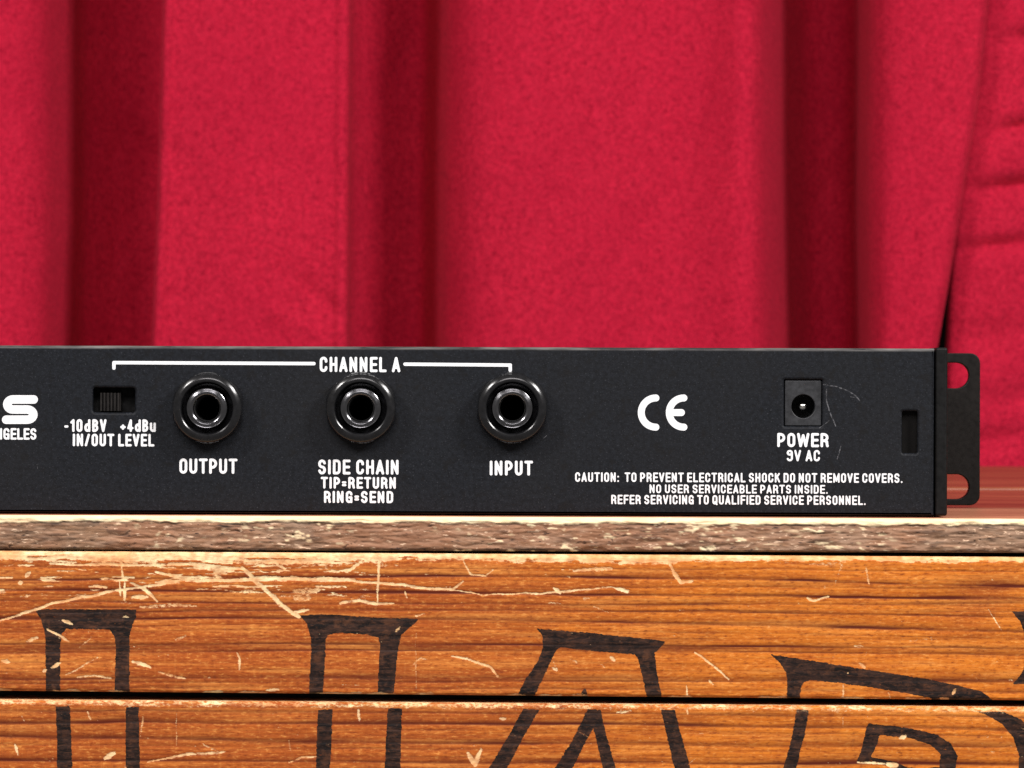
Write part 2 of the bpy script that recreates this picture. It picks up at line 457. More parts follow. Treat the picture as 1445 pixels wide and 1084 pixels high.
def lettering(text, pxl, pxr, py_base, py_top, parent, W=.5, T=.188, gap=.11, space=.26, cell=.00007, label=None):
    h_px = py_base - py_top
    x, items = 0.0, []
    for ch in text:
        if ch == ' ': x += space; continue
        st, wd = glyph(ch, W, T); items.append((x, st)); x += wd + gap
    total = x - gap
    xl, zb = at(pxl, py_base); xr, _ = at(pxr, py_base); _, zt = at(pxl, py_top)
    Hh = zt - zb; sx = (xr - xl) / total
    d = T / 2 * Hh * .98
    out = []
    for ox, st in items:
        pl = [[(xl + (ox + px) * sx, zb + pz * Hh) for px, pz in s] for s in st]
        if pl: out.append(field_mesh(pl, d, cell))
    o = emit('lettering', out, parent)
    if label: o['label'] = label
    return o
def pxline(pts, wpx, name, parent, cell=.00008, y=-.00006, mat=None):
    pl = [[at(a, b) for a, b in pts]]
    return emit(name, [field_mesh(pl, wpx / 2 / 5500, cell)], parent, y, mat)

# ------------------------------------------------------------------ the room behind
wall = box('wall', -1.6, 1.6, 1.06, 1.12, -.5, 1.2, M_WALL); wall['kind'] = 'structure'

YC = 0.86                                    # mean depth of the curtain
def resample(pts, step, sig):
    P = np.array(pts, float)
    seg = np.hypot(*(P[1:] - P[:-1]).T); s = np.r_[0, np.cumsum(seg)]
    t = np.arange(0, s[-1], step)
    Q = np.stack([np.interp(t, s, P[:, 0]), np.interp(t, s, P[:, 1])], -1)
    k = int(3 * sig / step) + 1; ker = np.exp(-.5 * (np.arange(-k, k + 1) * step / sig) ** 2); ker /= ker.sum()
    Qp = np.pad(Q, ((k, k), (0, 0)), 'edge')
    Qp[:k] = Q[0] + (np.arange(-k, 0)[:, None]) * (Q[1] - Q[0]); Qp[-k:] = Q[-1] + (np.arange(1, k + 1)[:, None]) * (Q[-1] - Q[-2])
    return np.stack([np.convolve(Qp[:, i], ker, 'valid') for i in range(2)], -1)
def fold_profile(prof, sharp):
    P0 = [((p - CX) * MMPX, d) for p, d in prof]
    A = resample(P0, 1.0, 1.2); B = resample(P0, 1.0, 6.5)
    px = A[:, 0] / MMPX + CX
    wgt = np.zeros(len(A))
    for a, b, dmax in sharp:
        wgt = np.maximum(wgt, ((px > a) & (px < b) & (A[:, 1] < dmax)).astype(float))
    k = np.exp(-.5 * (np.arange(-15, 16) / 5.0) ** 2); k /= k.sum()
    wgt = np.convolve(np.pad(wgt, 15, 'edge'), k, 'valid')[:, None]
    return A * wgt + B * (1 - wgt)
MMPX = (1 + YC) / 5500 * 1000                # mm per photo pixel at the curtain
def cloth(name, prof, shift, bumps, label, sharp=(), dy=0.0):
    """prof: (photo px, depth mm) control points; shift(px, py) px drift; bumps(px, py) extra depth mm"""
    P = fold_profile(prof, sharp)
    zs = np.arange(-.16, .36, .0022)
    X = P[None, :, 0] / 1000 + 0 * zs[:, None]; Dp = P[None, :, 1] / 1000 + 0 * zs[:, None]
    PX = X * 1000 / MMPX + CX; PY = 560 - (zs[:, None] - CAM_Z) * 1000 / MMPX + 0 * X
    X = X + shift(PX, PY) * MMPX / 1000
    Dp = Dp + bumps(PX, PY) / 1000
    Y = YC + dy + Dp
    # keep the fold where the photo shows it although its depth differs
    X = X * (1 + Y) / (1 + YC)
    nz, nx = X.shape
    Z = np.repeat(zs[:, None], nx, 1)
    V = np.stack([X, Y, Z], -1).reshape(-1, 3)
    i = np.arange(nz - 1)[:, None] * nx + np.arange(nx - 1)[None]
    Fq = np.stack([i, i + 1, i + nx + 1, i + nx], -1).reshape(-1, 4)
    me = bpy.data.meshes.new(name); me.from_pydata(V.tolist(), [], Fq.tolist())
    o = link(name, me, M_CLOTH, None, True)
    so = o.modifiers.new('thickness', 'SOLIDIFY'); so.thickness = .0012; so.offset = 1
    o['label'] = label; o['category'] = 'curtain'
    return o
main_prof = [(-1900 + 240 * k + dx, d) for k in range(6) for dx, d in ((0, 20), (60, 0), (120, 4), (160, 60), (205, 62))] + [(-420, 30), (-330, 10), (-250, 62), (-190, 60), (-140, 10), (-60, 0), (10, 0), (30, 4), (60, 14), (88, 46), (112, 84), (170, 104), (238, 106),
             (229, 20), (224, -4), (229, -10), (238, -7), (300, -10), (400, -11), (470, -8), (480, -11), (487, -8), (488, 20), (486, 70), (500, 82), (545, 92), (585, 102), (600, 100),
             (618, 68), (632, 36), (664, 20), (730, 12), (800, 10), (850, 12), (910, 19), (960, 22), (1010, 16), (1050, 8), (1072, 18), (1092, 48), (1108, 90),
             (1136, 116), (1180, 122), (1208, 112), (1218, 56), (1228, 18), (1250, 3), (1320, -2), (1352, -2), (1359, 1), (1362, 6), (1355, 12), (1340, 14)]
def main_shift(px, py):
    edge = np.interp(py, [-200, 0, 150, 300, 400, 490, 700], [1400, 1388, 1374, 1350, 1334, 1318, 1290]) - 1360
    t = sstep(1215, 1350, px)
    s = edge * t
    s = s + (1 - t) * (np.exp(-((px - 225) / 60) ** 2) * (232 - 225 - py * .028) + np.exp(-((px - 1105) / 70) ** 2) * (py - 250) * .022)
    return s + 3 * vnoise(px / 300, py / 260, 3)
def main_bumps(px, py):
    b = 2.2 * vnoise(px / 110, py / 260, 5, 2) + .8 * vnoise(px / 38 + py / 90, py / 120, 8, 2)
    # slanting soft creases
    for (cx, cy, ang, ln, wd, am) in ((455, 425, -38, 60, 14, 2.0), (420, 460, -30, 70, 12, -1.4), (1180, 220, 60, 60, 16, 2), (980, 150, 78, 160, 30, 2.5),
                                      (200, 190, -40, 70, 20, 3), (560, 80, 80, 90, 20, 2), (760, 330, 70, 150, 40, 2)):
        c, s = math.cos(R(ang)), math.sin(R(ang)); u = (px - cx) * c - (py - cy) * s; v = (px - cx) * s + (py - cy) * c
        b = b + am * np.exp(-(u / ln) ** 2 - (v / wd) ** 2)
    return b
cloth('curtain', main_prof, main_shift, main_bumps, 'wide red felt curtain with deep vertical folds, hanging behind the black rack unit', sharp=((215, 250, 30), (462, 500, 60), (1325, 1400, 60)))
side_prof = [(1350, 30), (1343, 12), (1342, 4), (1347, 0), (1370, -2), (1440, 0), (1520, 14), (1560, 50), (1620, 40), (1700, 5), (1800, 0)] + [(1860 + 230 * k + dx, d) for k in range(6) for dx, d in ((0, 60), (50, 62), (90, 8), (150, 0), (200, 6))]
def side_shift(px, py):
    e = np.interp(py, [-200, 0, 150, 300, 400, 490, 700], [1384, 1378, 1366, 1347, 1341, 1337, 1330]) - 1342
    return e * (1 - sstep(1380, 1480, px))
def side_bumps(px, py):
    b = 1.0 * vnoise(px / 60, py / 60, 15, 2)
    for cx, cy, ln, wd, am in ((1440, 42, 48, 13, 8.0), (1425, 172, 40, 12, 7.0), (1425, 256, 62, 14, 8.0), (1410, 342, 70, 13, 6.0), (1400, 470, 60, 26, 3.0), (1440, 560, 60, 20, 3), (1400, 620, 60, 18, 4)):
        b = b + am * np.exp(-((px - cx) / ln) ** 2 - ((py - cy + .12 * (px - cx)) / wd) ** 2)
    return b
cloth('curtain', side_prof, side_shift, side_bumps, 'narrow red curtain panel with crosswise wrinkles, right of the dark slit', sharp=((1330, 1362, 40),), dy=.016)

# ------------------------------------------------------------------ the wooden crate
YF = -0.010
crate = empty('wooden_crate', (0, YF, -.10), 'old orange stained pine crate with black stencilled outline letters under the rack unit', 'crate')
INV = Matrix.Translation((0, -YF, .10))
def adopt(o, parent, inv=INV):
    o.data.transform(inv); o.parent = parent
    return o
def xgrid():
    return np.r_[np.arange(-.38, -.146, .003), np.arange(-.146, .146, .00026), np.arange(.146, .26, .003)]

def poly_mask(px, py, pts, hole=None):
    """soft-edged inside test for a polygon given in photograph pixels"""
    acc = np.zeros(px.shape)
    x0 = min(p[0] for p in pts) - 4; x1 = max(p[0] for p in pts) + 4; y0 = min(p[1] for p in pts) - 4; y1 = max(p[1] for p in pts) + 4
    sel = (px > x0) & (px < x1) & (py > y0) & (py < y1)
    if not sel.any(): return acc
    qx, qy = px[sel], py[sel]
    def sd(P):
        ins = np.zeros(qx.shape, bool); D = np.full(qx.shape, 1e9)
        for (ax, ay), (bx, by) in zip(P, P[1:] + P[:1]):
            c = ((ay > qy) != (by > qy)) & (qx < (bx - ax) * (qy - ay) / ((by - ay) or 1e-9) + ax); ins ^= c
            dx, dy = bx - ax, by - ay; t = np.clip(((qx - ax) * dx + (qy - ay) * dy) / (dx * dx + dy * dy + 1e-9), 0, 1)
            D = np.minimum(D, np.hypot(qx - ax - t * dx, qy - ay - t * dy))
        return np.where(ins, D, -D)
    s = sd(pts)
    if hole: s = np.minimum(s, -sd(hole))
    s = s + .9 * vnoise(qx / 3.0, qy / 3.0, 21, 2)
    acc[sel] = sstep(-.9, 1.1, s)
    return acc
def z5(p, o=(0, 700)): return [(o[0] + a / 2.822, o[1] + b / 2.822) for a, b in p]
O6, O7 = (480, 700), (945, 700)
INK_UP = [
    (z5([(145, 450), (545, 452), (540, 490), (528, 515), (516, 560), (516, 800), (455, 800), (461, 600), (456, 560), (436, 533), (265, 530), (246, 548), (240, 600), (240, 800), (183, 800), (180, 570), (172, 520), (160, 488), (145, 460)]), None),
    (z5([(1190, 473), (1355, 472)]) + z5([(0, 473), (170, 486), (315, 488), (285, 520), (246, 552), (232, 600), (212, 800), (148, 800), (158, 590), (152, 566), (110, 552), (0, 546)], O6)
     + z5([(1330, 547), (1304, 556), (1297, 580), (1296, 640), (1285, 800), (1229, 800), (1238, 620), (1237, 560), (1222, 510)]), None),
    (z5([(783, 528), (1000, 545), (1300, 578), (1270, 612), (1252, 628), (1262, 700), (1286, 820), (1226, 820), (1205, 730), (1186, 650), (1172, 632), (1000, 618), (880, 603), (864, 612), (848, 640), (765, 820), (693, 820), (735, 735), (790, 650), (806, 600), (804, 555)], O6), None),
    (z5([(958, 820), (960, 785), (968, 768), (980, 768), (992, 820)], O6), None),
    (z5([(402, 630), (560, 655), (800, 693), (1030, 730), (1160, 757), (1240, 778), (1310, 830), (1060, 830), (1040, 805), (900, 778), (700, 748), (560, 733), (535, 742), (524, 760), (516, 830), (464, 830), (468, 730), (462, 700), (440, 668)], O7), None),
    (z5([(1363, 460), (1480, 455), (1560, 455), (1560, 490), (1500, 520), (1490, 600), (1490, 640), (1500, 700), (1560, 725), (1560, 752), (1363, 750), (1390, 722), (1410, 690), (1415, 600), (1412, 540), (1395, 500)], O7), None)]
INK_LO = [
    (z5([(222, 838), (278, 836), (284, 940), (290, 1200), (226, 1200), (226, 960)]), None),
    (z5([(500, 840), (552, 838), (556, 1000), (558, 1200), (500, 1200)]), None),
    (z5([(1266, 850), (1325, 850), (1320, 1000), (1306, 1200), (1254, 1200), (1262, 960)]), None),
    (z5([(190, 845), (247, 847), (242, 980), (238, 1200), (170, 1200), (182, 960)], O6), None),
    (z5([(728, 848), (795, 850), (745, 935), (665, 1084), (605, 1200), (530, 1200), (592, 1084), (668, 960), (700, 900)], O6), None),
    (z5([(985, 848), (1038, 850), (1052, 920), (1098, 1084), (1130, 1200), (1075, 1200), (1045, 1084), (1008, 925), (985, 965), (925, 1084), (870, 1200), (795, 1200), (855, 1084), (925, 970), (968, 885)], O6), None),
    (z5([(1275, 850), (1333, 852), (1350, 920), (1395, 1084), (1425, 1200), (1365, 1200), (1330, 1084), (1300, 950)], O6), None),
    (z5([(505, 850), (556, 852), (540, 940), (505, 1084), (490, 1200), (425, 1200), (452, 1084), (485, 970)], O7), None),
    (z5([(1215, 856), (1330, 860), (1400, 890), (1450, 940), (1480, 1040), (1480, 1200), (1385, 1200), (1390, 1030), (1366, 960), (1325, 908), (1262, 874)], O7), None),
    (z5([(788, 904), (960, 925), (1060, 948), (1120, 985), (1148, 1035), (1138, 1084), (1090, 1200), (860, 1120), (885, 1078), (745, 1058), (766, 1000)], O7),
     z5([(838, 952), (960, 966), (1040, 992), (1080, 1030), (1072, 1078), (1000, 1086), (945, 1080), (905, 1060), (800, 1040), (826, 990)], O7))]
# scratches and dents: polyline in photo px, width px, strength
def Z(ox, oy, k, pts): return [(ox + a / k, oy + b / k) for a, b in pts]
K = 2.822
SCR = [(Z(0, 700, K, [(0, 498), (100, 462), (200, 432), (300, 408), (400, 390), (470, 374), (560, 362), (650, 350)]), 3.6, 1),
       (Z(0, 700, K, [(485, 265), (488, 320), (505, 335)]), 2.8, 1), (Z(0, 700, K, [(478, 345), (480, 400)]), 2.6, 1), (Z(0, 700, K, [(494, 345), (495, 412)]), 3.6, 1),
       (Z(0, 700, K, [(520, 348), (575, 372), (600, 392), (628, 418)]), 4.5, 1), (Z(0, 700, K, [(530, 402), (585, 402)]), 7, .9),
       (Z(0, 700, K, [(76, 346), (84, 344)]), 6, 1), (Z(0, 700, K, [(104, 320), (120, 308)]), 6, 1),
       (Z(0, 700, K, [(200, 270), (560, 274), (760, 272), (900, 286), (960, 292)]), 4.0, 1),
       (Z(0, 700, K, [(620, 304), (680, 318), (740, 338), (900, 336), (1100, 328), (1411, 334)]), 4.2, 1),
       (Z(0, 700, K, [(1000, 326), (1200, 330), (1411, 334)]), 6.0, .95),
       (Z(480, 700, K, [(0, 334), (160, 345), (300, 362), (450, 374), (492, 342)]), 3.8, 1),
       (Z(480, 700, K, [(450, 374), (560, 392), (800, 388), (960, 374), (1080, 362), (1150, 376)]), 2.4, .8),
       (Z(0, 700, K, [(965, 285), (1010, 330), (1060, 378), (1120, 432), (1170, 470), (1190, 480)]), 6.2, 1), (Z(0, 700, K, [(1165, 460), (1225, 456)]), 5, .8),
       (Z(0, 700, K, [(1075, 248), (1110, 275), (1135, 290)]), 4, .8), (Z(0, 700, K, [(1180, 378), (1255, 380)]), 14, .62), (Z(0, 700, K, [(1175, 408), (1230, 408)]), 8, .55),
       (Z(0, 700, K, [(560, 440), (700, 435), (780, 440)]), 5, .6), (Z(0, 700, K, [(190, 530), (235, 555), (275, 578)]), 3.5, .8), (Z(0, 700, K, [(250, 495), (285, 510)]), 5, .9),
       (Z(0, 700, K, [(205, 682), (240, 664)]), 6, 1), (Z(0, 700, K, [(175, 700), (183, 694)]), 5, 1), (Z(0, 700, K, [(10, 655), (38, 662)]), 6, .9),
       (Z(0, 700, K, [(105, 578), (150, 565)]), 5, .7), (Z(0, 700, K, [(945, 625), (955, 650), (951, 690)]), 3.2, .9), (Z(0, 700, K, [(265, 710), (320, 680), (390, 645)]), 2.4, .6),
       (Z(0, 700, K, [(530, 660), (570, 672), (600, 685)]), 4.5, .85), (Z(0, 700, K, [(630, 700), (680, 715), (735, 725)]), 3.5, .7), (Z(0, 700, K, [(320, 600), (345, 580), (370, 560)]), 2.2, .6),
       (Z(0, 700, K, [(310, 725), (370, 715), (440, 725)]), 3.4, .6), (Z(0, 700, K, [(700, 575), (740, 560)]), 4, .5), (Z(0, 700, K, [(1060, 772), (1110, 772)]), 5, .9),
       (Z(480, 700, K, [(158, 248), (152, 330), (148, 425)]), 3, .95), (Z(480, 700, K, [(0, 425), (80, 415), (140, 430), (210, 428)]), 3.6, .9),
       (Z(480, 700, K, [(0, 298), (45, 296), (90, 255)]), 4, .8), (Z(480, 700, K, [(260, 378), (265, 402)]), 3, .8), (Z(480, 700, K, [(495, 262), (520, 310), (580, 320), (610, 295)]), 2.6, .7),
       (Z(480, 700, K, [(930, 298), (1000, 292), (1080, 290)]), 5, .8), (Z(480, 700, K, [(850, 366), (875, 384)]), 5, 1), (Z(480, 700, K, [(1100, 368), (1145, 378)]), 5, .9),
       (Z(480, 700, K, [(970, 408), (992, 408)]), 5, .55), (Z(480, 700, K, [(1310, 262), (1335, 310), (1360, 345), (1400, 342)]), 5, 1), (Z(480, 700, K, [(300, 475), (335, 468)]), 2.5, .7),
       (Z(480, 700, K, [(440, 640), (520, 652), (560, 668), (600, 680), (625, 715)]), 4, .85), (Z(480, 700, K, [(290, 670), (320, 645), (345, 650)]), 2.6, .6), (Z(480, 700, K, [(300, 540), (302, 770)]), 1.8, .5),
       (Z(480, 700, K, [(1078, 642), (1092, 654)]), 5, 1), (Z(480, 700, K, [(845, 680), (862, 690), (852, 660)]), 4, .7), (Z(480, 700, K, [(220, 540), (236, 520)]), 4, .6),
       (Z(480, 700, K, [(1010, 440), (1070, 466)]), 2.4, .5), (Z(480, 700, K, [(830, 425), (880, 428)]), 2, .5),
       (Z(945, 700, K, [(100, 625), (160, 668), (238, 728)]), 2.6, .95), (Z(945, 700, K, [(548, 405), (572, 416), (630, 398)]), 3, .9), (Z(945, 700, K, [(782, 282), (795, 352)]), 2.6, .8),
       (Z(945, 700, K, [(68, 752), (70, 790)]), 2.4, .7), (Z(945, 700, K, [(690, 750), (690, 795)]), 2.4, .7), (Z(945, 700, K, [(870, 785), (880, 808)]), 2.4, .8), (Z(945, 700, K, [(560, 272), (690, 266), (660, 345)]), 5, .4),
       (Z(945, 700, K, [(735, 598), (770, 600)]), 4, .6), (Z(945, 700, K, [(755, 665), (775, 680)]), 5, .8), (Z(945, 700, K, [(1270, 450), (1320, 530)]), 1.8, .5), (Z(945, 700, K, [(960, 575), (1060, 570)]), 8, .3),
       (Z(945, 700, K, [(1130, 790), (1142, 772)]), 4, .9), (Z(945, 700, K, [(1080, 805), (1110, 806)]), 5, 1), (Z(945, 700, K, [(160, 735), (172, 752)]), 4, .6),
       # lower board
       (Z(0, 700, K, [(350, 860), (360, 888)]), 3, .9), (Z(0, 700, K, [(60, 990), (70, 1030)]), 3.4, .8), (Z(0, 700, K, [(422, 1045), (455, 1025)]), 6, 1), (Z(0, 700, K, [(590, 1060), (740, 1030), (900, 1020)]), 4, .75),
       (Z(0, 700, K, [(1150, 1060), (1200, 1040), (1260, 1040)]), 2.6, .8), (Z(0, 700, K, [(570, 880), (560, 960)]), 2, .6), (Z(0, 700, K, [(700, 865), (702, 990)]), 1.8, .5),
       (Z(480, 700, K, [(510, 1025), (535, 1070), (560, 1012)]), 7, 1), (Z(480, 700, K, [(72, 850), (76, 890)]), 3.6, .9), (Z(480, 700, K, [(1100, 860), (1160, 855)]), 3, .7), (Z(480, 700, K, [(640, 885), (655, 888)]), 5, .8),
       (Z(945, 700, K, [(920, 966), (940, 960)]), 7, 1), (Z(945, 700, K, [(870, 1066), (905, 1074)]), 8, 1), (Z(945, 700, K, [(748, 1058), (860, 1068)]), 3, .8), (Z(945, 700, K, [(68, 850), (70, 870)]), 2.4, .7), (Z(945, 700, K, [(690, 880), (690, 915)]), 2.2, .6)]
for _ in range(55):
    x = random.uniform(-60, 1500); y = random.uniform(792, 1110); a = random.gauss(0, .5); L = random.uniform(2, 22)
    if random.random() < .25: a += 1.3
    SCR.append(([(x, y), (x + L * math.cos(a) * .5, y + L * math.sin(a) * .5 + random.uniform(-2, 2)), (x + L * math.cos(a), y + L * math.sin(a))], random.uniform(1.0, 2.6), random.uniform(.2, .6)))
def scratch_mask(px, py):
    S = np.zeros(px.shape)
    for n, (pts, wd, am) in enumerate(SCR):
        x0 = min(p[0] for p in pts) - wd - 2; x1 = max(p[0] for p in pts) + wd + 2; y0 = min(p[1] for p in pts) - wd - 2; y1 = max(p[1] for p in pts) + wd + 2
        jj = np.where((py[:, 0].min() <= y1) & (py.max(1) >= y0) & (py.min(1) <= y1))[0]
        ii = np.where((px.max(0) >= x0) & (px.min(0) <= x1))[0]
        if not len(jj) or not len(ii): continue
        sl = (slice(jj[0], jj[-1] + 1), slice(ii[0], ii[-1] + 1))
        qx = px[sl] + 1.1 * vnoise(px[sl] / 16, py[sl] / 16, 40 + n); qy = py[sl] + 1.2 * vnoise(px[sl] / 19, py[sl] / 15, 90 + n)
        D = np.full(qx.shape, 1e9); tt = np.zeros(qx.shape)
        m = len(pts) - 1
        for q, ((ax, ay), (bx, by)) in enumerate(zip(pts[:-1], pts[1:])):
            dx, dy = bx - ax, by - ay; t = np.clip(((qx - ax) * dx + (qy - ay) * dy) / (dx * dx + dy * dy + 1e-9), 0, 1)
            d = np.hypot(qx - ax - t * dx, qy - ay - t * dy); tt = np.where(d < D, (q + t) / m, tt); D = np.minimum(D, d)
        tap = .55 + .45 * np.sin(np.pi * np.clip(tt, 0.05, .95)) + .4 * vnoise(qx / 15, qy / 9, 33, 2)
        hw = wd / 2 * np.clip(tap, .25, 1.5)
        v = am * (1 - sstep(hw * .25, hw * 1.6 + .7, D)) * np.clip(.95 + .5 * vnoise(qx / 9, qy / 5, 7 + n, 2), .3, 1)
        S[sl] = np.maximum(S[sl], v)
    return S
# latewood lines: (y at left, middle, right of the photo), thickness px, strength
G_UP = [((800, 803, 806), 1.6, .5), ((821, 814, 829), 2.6, .8), ((833, 829, 830), 2.0, .55), ((834, 838, 846), 2.8, .95), ((849, 853, 852), 2.2, .7), ((857, 861, 864), 1.6, .55), ((866, 862, 872), 2.0, .7),
        ((874, 876, 893), 3.0, .8), ((886, 880, 882), 1.4, .4), ((893, 890, 903), 1.4, .35), ((909, 911, 916), 2.4, .85), ((916, 916, 923), 5.5, .5), ((921, 919, 925), 2, .7), ((934, 936, 938), 1.3, .3),
        ((958, 957, 963), 4.2, .75), ((964, 962, 960), 2.2, .6), ((972, 972, 978), 2.2, .5), ((948, 946, 950), 1.2, .35), ((842, 845, 858), 1.2, .4), ((900, 900, 905), 1.3, .3)]
G_LO = [((1004, 1006, 1012), 2.2, .6), ((1021, 1021, 1030), 4.0, .8), ((1034, 1030, 1040), 1.4, .4), ((1040, 1049, 1053), 4.2, .8), ((1051, 1058, 1060), 1.6, .4), ((1074, 1076, 1078), 4.0, .85), ((1066, 1068, 1070), 1.4, .3),
        ((1095, 1096, 1100), 3, .8), ((1110, 1112, 1113), 3, .7), ((1130, 1128, 1135), 4, .7), ((1160, 1160, 1165), 4, .7), ((1200, 1200, 1205), 4, .7)]
def grain_mask(px, py, lines, seed):
    Gm = np.zeros(px.shape)
    wob = 2.2 * vnoise(px / 210, py / 60, seed, 2) + .7 * vnoise(px / 34, py / 10, seed + 3, 2)
    for n, ((a, b, c), wd, am) in enumerate(lines):
        u = (px - 0) / 1445
        yc = a * (1 - u) * (1 - 2 * u) + b * 4 * u * (1 - u) + c * u * (2 * u - 1)
        yc = np.where(u < 0, a, np.where(u > 1, c, yc))
        d = py + wob - yc
        wv = 1.22 * wd * (1 + .35 * vnoise(px / 90, yc / 5 + n * 7.3, seed + 9))
        # latewood: crisp on its lower side, fading upward into the earlywood
        p = np.where(d > 0, np.exp(-(d / (wv * .42)) ** 2), np.maximum(np.exp(-(d / (wv * 1.15)) ** 2), .42 * np.exp(-(d / (wv * 2.6)) ** 2)))
        Gm = np.maximum(Gm, am * p * np.clip(.82 + .4 * vnoise(px / 120, yc * .7 + n, seed + 5), .62, 1.1))
    Gm = Gm + .30 * np.clip(vnoise(px / 190, (py + wob) / 2.3, seed + 20, 2), 0, 1)
    return np.clip(Gm, 0, 1)

def board(name, topL, topR, botL, botR, thick, seed, kind, parent, mat):
    """plank whose front face is a fine relief; edges given as photo heights at px 0 and 1445"""
    xs = xgrid()
    xa, za = at(0, topL, YF); xb, zb = at(1445, topR, YF)
    ztop = za + (xs - xa) / (xb - xa) * (zb - za)
    xa, zc = at(0, botL, YF); xb, zd = at(1445, botR, YF)
    zbot = zc + (xs - xa) / (xb - xa) * (zd - zc)
    Hm = float((za + zb) / 2 - (zc + zd) / 2)
    dense = min(Hm, .066)
    v = np.r_[np.arange(0, dense, .00024) / Hm, np.linspace(dense / Hm, 1, max(2, int((Hm - dense) / .004)))[0 if Hm > dense + .001 else -1:]]
    v = np.unique(np.clip(v, 0, 1))
    X, V2 = np.meshgrid(xs, v)
    Zz = ztop[None] * (1 - V2) + zbot[None] * V2
    PX, PY = to_px(X, np.full(X.shape, YF), Zz)
    dt = (ztop[None] - Zz) * 1000; db = (Zz - zbot[None]) * 1000          # mm from upper and lower edge
    y = np.zeros(X.shape)
    chip = .45 * vnoise(PX / 26, PY * 0 + seed, seed, 3) + .25 * vnoise(PX / 7, PY * 0 + 3, seed + 1, 2)
    rr = 1.1 + .8 * chip
    e = np.clip(1 - dt / np.clip(rr, .3, 3), 0, 1); y += .9 * e ** 2.2
    rb = (.8 + .5 * vnoise(PX / 18, PY * 0 + 9, seed + 2, 3)) if kind == 'front' else (1.2 + 1.5 * vnoise(PX / 24, PY * 0 + 9, seed + 2, 4))
    e2 = np.clip(1 - db / np.clip(rb, .3, 3), 0, 1); y += .7 * e2 ** 2.2
    mask = np.zeros(X.shape + (4,), np.float32)
    if kind == 'front':
        up = seed == 1
        g = grain_mask(PX, PY, G_UP if up else G_LO, 60 + seed)
        s = scratch_mask(PX, PY)
        k = np.zeros(X.shape)
        for pts, hole in (INK_UP if up else INK_LO): k = np.maximum(k, poly_mask(PX, PY, pts, hole))
        wear = sstep(.15, .6, vnoise(PX / 9, PY / 3.2, 77, 3))
        k = k * (1 - .22 * wear)
        # bare worn band along the upper edge, wider at the left of the upper board
        if up:
            wband = np.interp(PX, [-100, 0, 60, 230, 330, 470, 560, 640, 760, 900, 1000, 1200, 1300, 1445], [14, 15, 19, 17, 20, 24, 13, 10, 15, 18, 11, 9, 11, 9])
            tpx = dt * 5.55 + 3.5 * vnoise(PX / 22, PY / 5, 5, 3) + 2.2 * vnoise(PX / 6, PY / 3, 6, 2)
            cre = 1 - sstep(wband * .45, wband, tpx)
            holes = sstep(.05, .5, vnoise(PX / 30, PY / 3.0, 13, 3)) * sstep(3.5, 8, tpx)
            s = np.maximum(s, cre * (1 - .8 * holes))
            low = 1 - sstep(1.0, 4.0, db * 5.55 + 2.4 * vnoise(PX / 14, PY * 0, 24, 3))
            s = np.maximum(s, .75 * low * sstep(-.2, .4, vnoise(PX / 30, PY * 0 + 5, 25, 2)))
        else:
            tpx = dt * 5.55 + 3 * vnoise(PX / 18, PY / 5, 5, 3)
            s = np.maximum(s, (.62 * (1 - sstep(4, 11, tpx))) * np.clip(.7 + .6 * vnoise(PX / 12, PY / 2.5, 23, 3), .1, 1))
        if up:
            pat = vnoise(PX / 34, PY / 4.2, 81, 4) + .25 * vnoise(PX / 8, PY / 3, 82, 2)
            reg = (1 - sstep(440, 640, PX)) * (1 - sstep(815, 872, PY)) + .8 * np.exp(-((PX - 1170) / 60) ** 2 - ((PY - 800) / 12) ** 2) + .5 * np.exp(-((PX - 850) / 90) ** 2 - ((PY - 800) / 10) ** 2)
            s = np.maximum(s, .8 * sstep(.16, .42, pat) * reg)
        fl = vnoise(PX / 7.0, PY / 3.0, 51, 3)
        s = np.maximum(s, .5 * sstep(.52, .78, fl) * sstep(-.1, .4, vnoise(PX / 90, PY / 30, 52, 2)))
        k = k * (1 - .8 * np.clip(s * 1.3 - .35, 0, 1)) if up else k * (1 - .8 * np.where(tpx < 12, s * .4, s))
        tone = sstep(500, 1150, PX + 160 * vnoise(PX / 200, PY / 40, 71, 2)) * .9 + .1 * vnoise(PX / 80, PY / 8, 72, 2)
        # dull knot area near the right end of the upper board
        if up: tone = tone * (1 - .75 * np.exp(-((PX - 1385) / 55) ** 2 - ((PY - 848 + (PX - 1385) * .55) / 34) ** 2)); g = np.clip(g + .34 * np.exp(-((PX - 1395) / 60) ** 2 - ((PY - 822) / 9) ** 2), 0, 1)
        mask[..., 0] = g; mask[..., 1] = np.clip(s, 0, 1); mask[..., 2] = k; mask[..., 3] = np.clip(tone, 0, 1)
        y += .10 * s + .05 * g + .05 * vnoise(PX / 60, PY / 12, 31, 2)
    else:
        # lid edge: rough grey brown, bare upper arris, cracks along it
        tpx = dt * 5.55; bpx = db * 5.55
        arr = 9.0 + 3.0 * vnoise(PX / 40, PX * 0 + 1, 3, 3) + 1.4 * vnoise(PX / 9, PX * 0 + 2, 4, 2)
        s = 1 - sstep(arr - 1.2, arr + .6, tpx)
        s = s * (1 - .55 * sstep(.35, .6, vnoise(PX / 26, PY / 2.2, 14, 3)) * sstep(2, 5, tpx))
        rough = vnoise(PX / 40, PY / 5.0, 41, 4, .6); rough2 = vnoise(PX / 14, PY / 3.4, 43, 3)
        crack = 1 - sstep(.0, .055, np.abs(vnoise(PX / 75, PY / 7, 44, 2)))
        crack = crack * sstep(-.1, .3, vnoise(PX / 40, PY / 14, 46, 2))
        edge_dark = np.exp(-((tpx - arr - 1.4) / 1.3) ** 2) * .8 * sstep(-.4, .3, vnoise(PX / 30, PX * 0, 47, 2))
        low = (1 - sstep(1.0, 4.0, bpx + 2.2 * vnoise(PX / 20, PX * 0, 48, 3))) * .75
